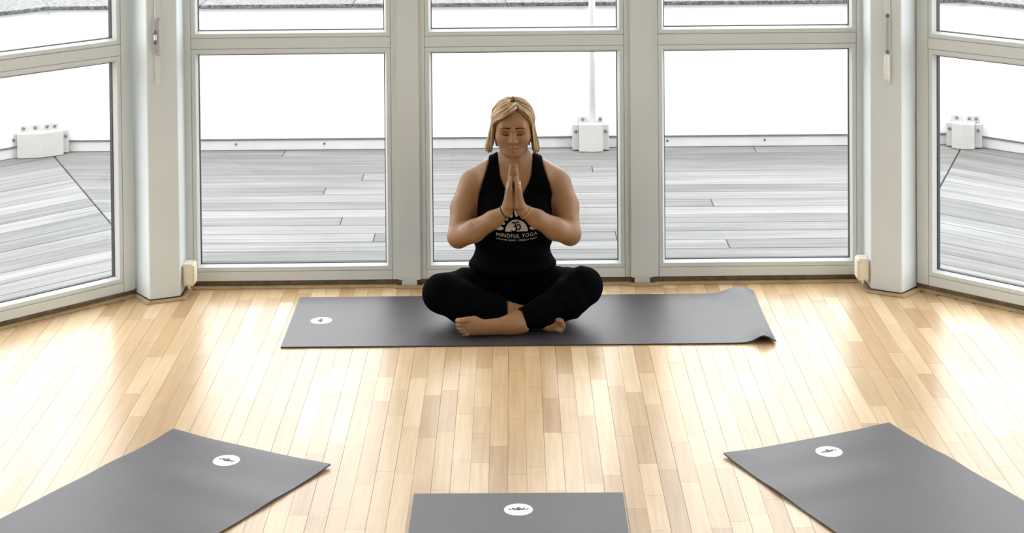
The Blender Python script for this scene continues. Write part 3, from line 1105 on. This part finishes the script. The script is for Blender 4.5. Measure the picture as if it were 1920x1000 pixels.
# ---- hands pressed together (pinky edges towards the viewer)
Hd = Field()
for s in (-1, 1):
    cx = -0.006
    X_ = lambda v: cx + s * v
    wr = fore[s][-1][:3]
    Hd.cone(wr, (X_(0.021), -0.166, 0.462), 0.0225, 0.021, 0.012)
    # palm
    Hd.cone((X_(0.021), -0.182, 0.465), (X_(0.0165), -0.192, 0.528), 0.0175, 0.0125, 0.012)
    Hd.cone((X_(0.020), -0.168, 0.465), (X_(0.0155), -0.172, 0.535), 0.0180, 0.0135, 0.012)
    Hd.cone((X_(0.020), -0.150, 0.465), (X_(0.0150), -0.150, 0.538), 0.0180, 0.0135, 0.012)
    Hd.cone((X_(0.018), -0.142, 0.465), (X_(0.0150), -0.131, 0.536), 0.0160, 0.0130, 0.012)
for s in (-1, 1):
    X_ = lambda v: -0.006 + s * v
    # (y, knuckle z, tip z, radius)
    for (yy, zk, zt, r, xo) in ((-0.1935, 0.528, 0.572, 0.0078, 0.0160), (-0.1740, 0.535, 0.597, 0.0085, 0.0145),
                                (-0.1535, 0.538, 0.607, 0.0088, 0.0140), (-0.1330, 0.536, 0.595, 0.0085, 0.0140)):
        zm = zk + (zt - zk) * 0.5
        F2 = Field.__new__(Field); F2.a = Hd.a
        F2.cone((X_(xo), yy, zk - 0.005), (X_(0.0115), yy + 0.004, zm), r + 0.0012, r + 0.0004, 0.003)
        F2.cone((X_(0.0115), yy + 0.004, zm), (X_(0.0088), yy + 0.008, zt), r + 0.0004, r - 0.0012, 0.001)
    # thumb leaves the side of the palm near its base, lying towards the chest
    Hd.cone((X_(0.018), -0.135, 0.478), (X_(0.016), -0.112, 0.515), 0.0125, 0.0110, 0.006)
    Hd.cone((X_(0.016), -0.112, 0.515), (X_(0.012), -0.105, 0.552), 0.0105, 0.0085, 0.003)

# ---- feet
Ft = Field()
# front foot: lies on its outer edge, toes to the left, big toe on top
Ft.cone((-0.004, -0.259, 0.043), (-0.024, -0.266, 0.040), 0.033, 0.032, 0.01)
Ft.ell((0.020, -0.254, 0.030), (0.034, 0.028, 0.030), 0.018)
Ft.cone((-0.022, -0.268, 0.043), (-0.115, -0.280, 0.041), 0.026, 0.021, 0.02)
Ft.cone((-0.012, -0.261, 0.025), (-0.120, -0.274, 0.021), 0.025, 0.019, 0.02)
Ft.ell((-0.158, -0.282, 0.040), (0.034, 0.020, 0.037), 0.02)
for (z0, z1, x1, r0, r1) in ((0.064, 0.060, -0.216, 0.0120, 0.0112), (0.047, 0.045, -0.219, 0.0085, 0.0078), (0.034, 0.032, -0.215, 0.0080, 0.0074),
                             (0.0225, 0.0205, -0.207, 0.0076, 0.0070), (0.0115, 0.0095, -0.195, 0.0074, 0.0070)):
    Ft.cone((-0.175, -0.285, z0), (x1 + 0.012, -0.292, (z0 + z1) / 2), r0, r0 * 0.95, 0.0015)
    Ft.cone((x1 + 0.012, -0.292, (z0 + z1) / 2), (x1, -0.285, z1), r0 * 0.95, r1, 0.002)
# rear foot, peeping out on the right
Ft.cone((0.035, -0.180, 0.042), (0.055, -0.190, 0.040), 0.034, 0.031, 0.01)
Ft.cone((0.055, -0.192, 0.044), (0.120, -0.225, 0.042), 0.028, 0.022, 0.02)
Ft.cone((0.035, -0.188, 0.026), (0.120, -0.228, 0.022), 0.025, 0.019, 0.02)
Ft.ell((0.130, -0.232, 0.036), (0.026, 0.020, 0.033), 0.02)
for (z0, z1, x1, r0) in ((0.055, 0.046, 0.168, 0.0115), (0.042, 0.034, 0.175, 0.0085), (0.031, 0.025, 0.177, 0.008), (0.021, 0.016, 0.174, 0.0076), (0.012, 0.009, 0.168, 0.0072)):
    Ft.cone((0.140, -0.238, z0), (x1, -0.256, z1), r0, r0 * 0.9, 0.003)

# ---- neck and head
HT = math.radians(9)
HC = np.array((-0.007, -0.008, 0.736))
AX_F = np.array((0.0, -math.cos(HT), -math.sin(HT)))
AX_U = np.array((0.0, -math.sin(HT), math.cos(HT)))
AX_X = np.array((1.0, 0, 0))
HROT = (tuple(AX_X), tuple(AX_F), tuple(AX_U))
def hp(x, f, u): return tuple(HC + AX_X * x + AX_F * f + AX_U * u)
N = Field()
N.cone((0, 0.045, 0.555), (-0.004, 0.024, 0.670), 0.054, 0.047, 0.02)
Hf = Field()
Hf.ell(hp(0, -0.014, 0.012), (0.069, 0.088, 0.074), 0.02, HROT)
Hf.ell(hp(0, 0.024, -0.030), (0.0600, 0.060, 0.078), 0.03, HROT)
Hf.ell(hp(0, 0.060, -0.088), (0.024, 0.020, 0.020), 0.03, HROT)
for s in (-1, 1):
    Hf.cone(hp(s * 0.050, 0.000, -0.050), hp(s * 0.020, 0.052, -0.088), 0.016, 0.015, 0.03)
    Hf.ell(hp(s * 0.037, 0.048, -0.034), (0.024, 0.026, 0.022), 0.03, HROT)
    Hf.ell(hp(s * 0.030, 0.094, -0.003), (0.019, 0.020, 0.012), 0.014, HROT, cut=True)
Hf.cone(hp(-0.034, 0.070, 0.018), hp(0.034, 0.070, 0.018), 0.0125, 0.0125, 0.035)
Hf.cone(hp(0, 0.078, 0.006), hp(0, 0.100, -0.031), 0.0075, 0.0105, 0.012)
for s in (-1, 1):
    Hf.ell(hp(s * 0.0110, 0.090, -0.036), (0.0085, 0.0090, 0.0075), 0.006, HROT)
    Hf.ell(hp(s * 0.0280, 0.0685, -0.004), (0.0150, 0.0135, 0.0125), 0.004, HROT)      # closed lids
    Hf.ell(hp(s * 0.072, -0.010, -0.022), (0.008, 0.018, 0.030), 0.006, HROT)           # ears under the hair
    Hf.cone(hp(s * 0.025, 0.0715, -0.0655), hp(0, 0.0830, -0.0610), 0.0040, 0.0055, 0.005)
    Hf.cone(hp(s * 0.023, 0.0715, -0.0690), hp(0, 0.0815, -0.0730), 0.0040, 0.0062, 0.005)
Hf.cone(hp(-0.021, 0.0795, -0.0668), hp(0, 0.0895, -0.0662), 0.0010, 0.0014, 0.002, cut=True)
Hf.cone(hp(0.021, 0.0795, -0.0668), hp(0, 0.0895, -0.0662), 0.0010, 0.0014, 0.002, cut=True)


def smin(a, b, k):
    h = np.clip(0.5 + 0.5 * (a - b) / k, 0, 1)
    return a + (b - a) * h - k * h * (1 - h)


XX = gx[:, None, None]; YY = gy[None, :, None]; ZZ = gz[None, None, :]
# ---- tank top = torso pushed out, cut to neckline and armholes
zt = [0.0, 0.440, 0.452, 0.477, 0.512, 0.545, 0.60, 0.70]
nk = np.interp(gz, zt, [-0.2, -0.03, 0.012, 0.032, 0.051, 0.063, 0.070, 0.072]).astype(np.float32)[None, None, :]
ah = np.interp(gz, [0.0, 0.395, 0.41, 0.43, 0.47, 0.52, 0.58, 0.64], [0.5, 0.30, 0.160, 0.146, 0.140, 0.126, 0.106, 0.098]).astype(np.float32)[None, None, :]
ax_ = np.abs(XX - 0.002)
S = Field()
S.a = T_shirt - 0.0055
S.ell((-0.013, 0.030, 0.186), (0.172, 0.122, 0.044), 0.025)           # loose hem lying over the lap
S.ell((-0.012, 0.020, 0.29), (0.140, 0.112, 0.09), 0.05)
fold = 0.0030 * np.sin(ZZ * 95 + XX * 22 + YY * 10) * np.exp(-((ZZ - 0.26) / 0.075) ** 2)
S.a += fold.astype(np.float32)
S.a = np.maximum(S.a, np.maximum(nk - ax_, ax_ - ah) * 0.85)
S.a = np.maximum(S.a, 0.145 - ZZ)
# arms pass in front of the shirt: nothing to cut

# ---- leggings
fold = 0.0016 * np.sin(XX * 120 + ZZ * 60) * np.exp(-((np.abs(XX) - 0.20) / 0.1) ** 2)
# hems: right leg ends just short of the front ankle, left leg behind it
dR = np.array((-0.006 - 0.11, -0.252 + 0.205, 0.044 - 0.068)); dR /= np.linalg.norm(dR)
hemR = ((XX - 0.021) * dR[0] + (YY + 0.237) * dR[1] + (ZZ - 0.052) * dR[2])
# separate the two shins by which one is nearer
LgL = Field(); LgL.chain([kneeL + (0.066,), (-0.20, -0.145, 0.084, 0.066), (-0.09, -0.168, 0.060, 0.052), (0.035, -0.180, 0.042, 0.036)], 0.03, 0.03)
LgR = Field(); LgR.chain([kneeR + (0.066,), (0.195, -0.165, 0.100, 0.064), (0.11, -0.205, 0.068, 0.050), (-0.006, -0.252, 0.044, 0.034)], 0.03, 0.03)
shL = np.maximum(LgL.a - 0.0045, XX + 0.034)
shR = np.maximum(LgR.a - 0.0045, hemR)
Th = Field()
Th.chain([(-0.095, 0.060, 0.090, 0.078), (-0.190, -0.030, 0.102, 0.071), kneeL + (0.067,)], 0.02, 0.03)
Th.chain([(0.085, 0.060, 0.090, 0.076), (0.172, -0.030, 0.106, 0.068), kneeR + (0.067,)], 0.02, 0.03)
Lp = smin(Th.a, np.maximum(T.a, ZZ - 0.185), 0.02) - 0.0045
Lp = smin(Lp, np.minimum(shL, shR), 0.02) + fold.astype(np.float32)
Lp = np.maximum(Lp, 0.0012 - ZZ)
del LgL, LgR, Th, shL, shR, hemR

# ---- whole body
B = smin(T.a, A.a, 0.030)
B = smin(B, N.a, 0.035)
B = smin(B, Hf.a, 0.012)
B = smin(B, Lg.a, 0.03)
B = smin(B, Ft.a, 0.012)
B = smin(B, Hd.a, 0.008)
B = np.maximum(B, 0.0005 - ZZ)
# under the clothes the body stays just inside the cloth
m_ = np.minimum(S.a, Lp)
w_ = np.clip((0.004 - m_) / 0.008, 0, 1)
B = B + w_ * np.maximum(m_ + 0.0035 - B, 0)
del m_, w_

P, Q = surface_nets(B)
person = np_mesh('person', P, Q, 'skin')
person.location = (PX, PYW, PZ)
tag(person, 'blonde woman in black tank top and leggings sitting cross-legged, palms pressed together, eyes closed', 'person')
rel = P - HC
hx, hf, hu = rel @ AX_X, rel @ AX_F, rel @ AX_U
colr = np.tile(np.array((0.262, 0.136, 0.064, 1), np.float32), (len(P), 1))
lip = np.clip(1.4 - np.sqrt((hx / 0.028) ** 2 + ((hu + 0.0665) / 0.0110) ** 2) * 1.4, 0, 1) * (hf > 0.06)
crease_shade = np.exp(-((hu + 0.0667 - 0.0012 * np.cos(hx / 0.024 * 3.14)) / 0.0016) ** 2) * np.clip(1.6 - np.abs(hx) / 0.017, 0, 1) * (hf > 0.06) * 0.8  # dark line between the lips: crease shade painted into the skin colour
blush = np.exp(-(((np.abs(hx) - 0.04) / 0.02) ** 2 + ((hu + 0.032) / 0.018) ** 2)) * (hf > 0.02) * 0.35
lid = np.exp(-(((np.abs(hx) - 0.028) / 0.016) ** 2 + ((hu - 0.001) / 0.010) ** 2)) * (hf > 0.05) * 0.75  # shading of the closed eyes, painted as darker lid colour
for wgt, cc in ((lip * 0.75, (0.27, 0.080, 0.058)), (blush, (0.30, 0.115, 0.072)), (lid, (0.13, 0.055, 0.034)), (crease_shade, (0.07, 0.018, 0.015))):
    colr[:, :3] += (np.array(cc, np.float32) - colr[:, :3]) * wgt[:, None].astype(np.float32)
scalp = np.clip((0.040 - hf) / 0.012, 0, 1) * np.clip((hu + 0.05) / 0.01, 0, 1)
scalp = np.maximum(scalp, np.clip((hu - 0.060) / 0.008, 0, 1))
colr[:, :3] += (np.array((0.20, 0.125, 0.05), np.float32) - colr[:, :3]) * scalp[:, None].astype(np.float32)
ca = person.data.color_attributes.new('skin', 'FLOAT_COLOR', 'POINT')
ca.data.foreach_set('color', colr.ravel())

P, Q = surface_nets(S.a)
np_mesh('tank_top', P, Q, 'cloth', person)['label'] = 'black tank top with pale printed sun emblem'
tank = person.children[0]
P, Q = surface_nets(Lp)
np_mesh('leggings', P, Q, 'cloth', person)

# depth of the shirt front for the print
insS = (S.a < 0)
first = np.argmax(insS, axis=1)
has = insS.any(axis=1)
def shirt_y(xv, zv):
    i = int(round((xv - GX0) / GH)); k = int(round((zv - GZ0) / GH))
    ys = []
    for di in (-2, -1, 0, 1, 2):
        for dk in (-2, -1, 0, 1, 2):
            a, b = min(max(i + di, 0), len(gx) - 1), min(max(k + dk, 0), len(gz) - 1)
            if has[a, b]: ys.append(GY0 + first[a, b] * GH)
    return (sum(ys) / len(ys) if ys else -0.05) - 0.0042
del insS


def print_mesh(name, polys, lift=0.0):
    """polys in shirt-front (x, z); fanned and laid onto the shirt"""
    bm = bmesh.new()
    for p in polys:
        vs = [bm.verts.new((q[0], 0, q[1])) for q in p]
        try: bm.faces.new(vs)
        except ValueError: pass
    bmesh.ops.triangulate(bm, faces=list(bm.faces))
    for _ in range(2):
        es = [e for e in bm.edges if e.calc_length() > 0.008]
        if es: bmesh.ops.subdivide_edges(bm, edges=es, cuts=1)
    bmesh.ops.triangulate(bm, faces=list(bm.faces))
    for v in bm.verts:
        v.co.y = shirt_y(v.co.x, v.co.z) - lift
    return bm


def add_print(name, bm, mat, parent):
    me = bpy.data.meshes.new(name); bm.to_mesh(me); bm.free(); me.materials.append(M[mat])
    return link(bpy.data.objects.new(name, me), parent)


SX, SZ, SR = 0.004, 0.3415, 0.0435          # half sun
sun = [(SX + SR * math.cos(math.pi * k / 28), SZ + 1.02 * SR * math.sin(math.pi * k / 28)) for k in range(29)]
petals = []
for k in range(9):
    a = math.radians(8 + k * 20.5)
    r0, r1 = 0.0495, 0.083
    c_ = (SX + (r0 + r1) / 2 * math.cos(a), SZ + 0.004 + (r0 + r1) / 2 * math.sin(a))
    pts = []
    for j in range(14):
        th = 2 * math.pi * j / 14
        u_, v_ = math.cos(th) * (r1 - r0) / 2, math.sin(th) * 0.0085 * (1 + 0.25 * math.cos(th))
        pts.append((c_[0] + u_ * math.cos(a) - v_ * math.sin(a), c_[1] + u_ * math.sin(a) + v_ * math.cos(a)))
    petals.append(pts)
add_print('sun_print', print_mesh('sun', [sun] + petals), 'print', tank)


def stroke(pts, w):
    P_ = [Vector(p) for p in pts]
    l, r = [], []
    for i, p in enumerate(P_):
        d = (P_[min(i + 1, len(P_) - 1)] - P_[max(i - 1, 0)]).normalized()
        n_ = Vector((-d.y, d.x))
        ww = w * (0.55 + 0.45 * math.sin(math.pi * (i + 0.6) / (len(P_) + 0.2)))
        l.append(p + n_ * ww); r.append(p - n_ * ww)
    return [[l[i], l[i + 1], r[i + 1], r[i]] for i in range(len(P_) - 1)]


def om(cx, cz, s):
    def arc(x, y, rx, ry, a0, a1, n=14):
        return [(cx + s * (x + rx * math.cos(math.radians(a0 + (a1 - a0) * i / n))), cz + s * (y + ry * math.sin(math.radians(a0 + (a1 - a0) * i / n)))) for i in range(n + 1)]
    out = []
    out += stroke(arc(-0.25, 0.42, 0.36, 0.33, 150, -80), 0.125 * s)
    out += stroke(arc(-0.20, -0.35, 0.50, 0.45, 88, -160), 0.14 * s)
    out += stroke([(cx + s * a, cz + s * b) for a, b in ((0.22, 0.02), (0.40, 0.22), (0.62, 0.40), (0.84, 0.34), (0.95, 0.05), (0.90, -0.30), (0.74, -0.52), (0.55, -0.50), (0.45, -0.38))], 0.125 * s)
    out += stroke(arc(0.45, 0.98, 0.34, 0.22, 205, 335, 10), 0.10 * s)
    out.append([(cx + s * (0.47 + a), cz + s * (1.02 + b)) for a, b in ((0, -.1), (.1, 0), (0, .1), (-.1, 0))])
    return out
add_print('om_print', print_mesh('om', om(SX - 0.006, SZ + 0.0170, 0.0215), 0.0015), 'cloth', tank)


def text_polys(body, size, x0, x1, z_of):
    cu = bpy.data.curves.new('lettering', 'FONT')
    cu.body = body; cu.size = 1.0; cu.align_x = 'LEFT'
    cu.resolution_u = 3
    cu.space_character = 1.22
    o = bpy.data.objects.new('lettering', cu); COL.objects.link(o)
    dg = bpy.context.evaluated_depsgraph_get()
    me = bpy.data.meshes.new_from_object(o.evaluated_get(dg))
    bpy.data.objects.remove(o)
    co = np.array([v.co[:2] for v in me.vertices])
    lo, hi = co.min(0), co.max(0)
    bm = bmesh.new(); bm.from_mesh(me)
    for v in bm.verts:
        u = (v.co.x - lo[0]) / (hi[0] - lo[0])
        xx = x0 + (x1 - x0) * u
        zz = z_of(u) + (v.co.y) * size
        v.co = (xx, shirt_y(xx, zz), zz)
    bpy.data.meshes.remove(me)
    return bm
sag = lambda z: (lambda u: z - 0.006 * math.sin(math.pi * u))
add_print('mindful_yoga_lettering', text_polys('MINDFUL YOGA', 0.0195, -0.073, 0.083, sag(0.3245)), 'print', tank)['label'] = 'printed words MINDFUL YOGA'
add_print('small_lettering', text_polys('STRONG BODY. STRONG MIND', 0.0080, -0.073, 0.083, sag(0.3120)), 'print', tank)

# ---- brows, lashes
def face_f(x_, u_):
    """front surface of the face along the head's forward axis"""
    prev_v, prev_f = None, None
    for f_ in np.arange(0.125, 0.02, -0.0012):
        q = hp(x_, f_, u_)
        i, j, k = int((q[0] - GX0) / GH), int((q[1] - GY0) / GH), int((q[2] - GZ0) / GH)
        fx, fy, fz = (q[0] - GX0) / GH - i, (q[1] - GY0) / GH - j, (q[2] - GZ0) / GH - k
        c8 = Hf.a[i:i + 2, j:j + 2, k:k + 2]
        v = (((c8[0] * (1 - fx) + c8[1] * fx)[0] * (1 - fy) + (c8[0] * (1 - fx) + c8[1] * fx)[1] * fy) * np.array((1 - fz, fz))).sum()
        if v < 0:
            return f_
    return 0.05
for s in (-1, 1):
    pts, rad = [], []
    for k in range(11):
        u = k / 10
        x_ = s * (0.0105 + 0.034 * u)
        z_ = 0.0155 + 0.0050 * math.sin(math.pi * (0.10 + 0.72 * u)) - 0.002 * u
        pts.append(hp(x_, face_f(x_, z_) + 0.0003, z_)); rad.append(0.0032 * (1 - 0.6 * u))
    vs, fs = tube_geo(pts, rad, 6)
    mesh('eyebrow', vs, fs, 'brow', person, True)
    pts, rad = [], []
    for k in range(11):
        u = k / 10
        x_ = s * 0.028 + 0.0150 * (2 * u - 1)
        z_ = -0.0085 - 0.0035 * math.sin(math.pi * u)
        pts.append(hp(x_, face_f(x_, z_) + 0.0002, z_)); rad.append(0.0011 + 0.0012 * math.sin(math.pi * u))
    vs, fs = tube_geo(pts, rad, 6)
    mesh('eyelashes', vs, fs, 'brow', person, True)

# ---- hair: chin-length bob of many locks
hr = random.Random(11)
vs_all, fs_all, cols = [], [], []
ER = np.array((0.0735, 0.0955, 0.0805))
EC = (0, -0.016, 0.010)
def hair_pt(az, pol, grow=0.0):
    """az from the face direction (0 = front), pol from the crown"""
    r = ER + grow
    return hp(EC[0] + r[0] * math.sin(pol) * math.sin(az), EC[1] + r[1] * math.sin(pol) * math.cos(az), EC[2] + r[2] * math.cos(pol))
def lock(az0, az1, pol0, drop, grow, rad, flare, colour, pol_end=1.62):
    pts, rads = [], []
    n1, n2 = 11, 7
    ph, am = hr.uniform(0, 6.28), hr.uniform(0.0004, 0.0022)
    for i in range(n1):
        u = i / (n1 - 1)
        az = az0 + (az1 - az0) * (u ** 0.75)
        pts.append(Vector(hair_pt(az, pol0 + (pol_end - pol0) * u, grow + 0.004 * math.sin(math.pi * u) + am * math.sin(5 * u + ph))))
    end = pts[-1]
    ox, oy = math.sin(az1), -math.cos(az1)
    for i in range(1, n2 + 1):
        u = i / n2
        pts.append(end + Vector((ox * flare * u, oy * flare * u * 0.5, -drop * u)) + Vector((hr.uniform(-1, 1), hr.uniform(-1, 1), 0)) * 0.0012 * u)
    n = len(pts)
    for i in range(n):
        u = i / (n - 1)
        rads.append(rad * (0.55 + 0.6 * math.sin(math.pi * min(1, u * 1.15 + 0.12)) ** 0.7) if u < 0.9 else rad * (0.75 - 5.5 * (u - 0.9)))
    vs, fs = tube_geo(pts, [max(0.0006, r) for r in rads], 6)
    b = len(vs_all)
    vs_all.extend(vs); fs_all.extend(tuple(i + b for i in f) for f in fs)
    cols.extend([colour] * len(vs))
TONES = [(0.36, 0.235, 0.10), (0.46, 0.32, 0.155), (0.26, 0.155, 0.065), (0.58, 0.44, 0.25), (0.17, 0.085, 0.035), (0.40, 0.27, 0.125), (0.66, 0.53, 0.34), (0.22, 0.14, 0.05)]
def tone(): return tuple(v * hr.uniform(0.85, 1.1) for v in hr.choice(TONES)) + (1,)
part = 0.42     # parting a little towards the viewer's right
for layer, (cnt, grow, rad) in enumerate(((90, -0.004, 0.0085), (150, 0.002, 0.0052), (150, 0.006, 0.0034))):
    for k in range(cnt):
        side = -1 if k % 2 else 1
        u = (k // 2) / (cnt // 2 - 1)
        a_end = side * (1.22 + (math.pi - 1.22) * u + hr.uniform(-0.04, 0.04))       # from temple round to the nape
        a_st = part + side * (0.18 + (math.pi - 0.3) * u) if u > 0.12 else part + side * (0.05 + u * 2)
        pol0 = 0.16 + 0.50 * max(0, 1 - u * 2.6) + hr.uniform(-0.03, 0.05)
        if u < 0.16: pol0 = 0.52 + hr.uniform(-0.06, 0.10)
        drop = 0.100 + 0.012 * hr.random() + 0.004 * (side > 0) - 0.012 * (u > 0.5)
        lock(a_st, a_end, pol0, drop, grow + hr.uniform(-0.0015, 0.0015), rad * hr.uniform(0.8, 1.2), 0.014 + 0.010 * hr.random() + (0.006 if side < 0 else 0), tone(),
             1.50 + 0.18 * hr.random())
# darker inner locks beside the neck
for k in range(44):
    side = -1 if k % 2 else 1
    a_end = side * (1.55 + 1.2 * hr.random())
    lock(part + side * 1.2, a_end, 0.5, 0.088 + 0.012 * hr.random(), -0.010, 0.0075, -0.004 + 0.008 * hr.random(),
         tuple(v * hr.uniform(0.8, 1.1) for v in hr.choice(((0.15, 0.075, 0.032), (0.22, 0.13, 0.05), (0.30, 0.19, 0.08)))) + (1,), 1.6)
# front sweep over the forehead
for k in range(26):
    u = k / 25
    side = -1 if k % 3 else 1
    lock(part + side * 0.1 * u, side * (1.12 + 0.12 * hr.random()), 0.30 + 0.34 * u, 0.100 + 0.012 * hr.random(), 0.007 + hr.uniform(0, 0.003), 0.0036, 0.010, tone(), 1.55)
hair = mesh('hair', vs_all, fs_all, 'hair', person, True)
ca = hair.data.color_attributes.new('lock', 'FLOAT_COLOR', 'POINT')
ca.data.foreach_set('color', np.array(cols, np.float32).ravel())
hair['label'] = 'chin-length blonde bob'

# ---- wristbands and ring
def band(name, c, axis, r, tr, mat):
    ax = Vector(axis).normalized()
    a = ax.orthogonal().normalized(); b = ax.cross(a)
    vs, fs = [], []
    n, m = 28, 6
    for i in range(n):
        th = 2 * math.pi * i / n
        rad = a * math.cos(th) + b * math.sin(th)
        for j in range(m):
            ph = 2 * math.pi * j / m
            vs.append(Vector(c) + rad * (r + tr * math.cos(ph)) + ax * tr * math.sin(ph))
    for i in range(n):
        for j in range(m):
            fs.append((i * m + j, ((i + 1) % n) * m + j, ((i + 1) % n) * m + (j + 1) % m, i * m + (j + 1) % m))
    return mesh(name, vs, fs, mat, person, True)
band('bracelet', (-0.040, -0.161, 0.4355), (0.06, -0.02, 0.048), 0.0262, 0.0026, 'black')['label'] = 'thin black wristband'
band('bracelet', (0.040, -0.159, 0.4335), (-0.06, -0.02, 0.046), 0.0275, 0.0016, 'gold')['label'] = 'thin yellow wristband'
band('ring', (0.0075, -0.1725, 0.549), (-0.05, 0.05, 1), 0.0105, 0.0022, 'silver')

rg = [c for c in person.children if c.name.startswith('ring')][0]
bm = bmesh.new()
bmesh.ops.create_uvsphere(bm, u_segments=10, v_segments=6, radius=1.0)
for v in bm.verts:
    v.co = Vector((0.0185 + v.co.x * 0.0028, -0.176 + v.co.y * 0.0035, 0.5485 + v.co.z * 0.0095))
add_print('stone', bm, 'white', rg)
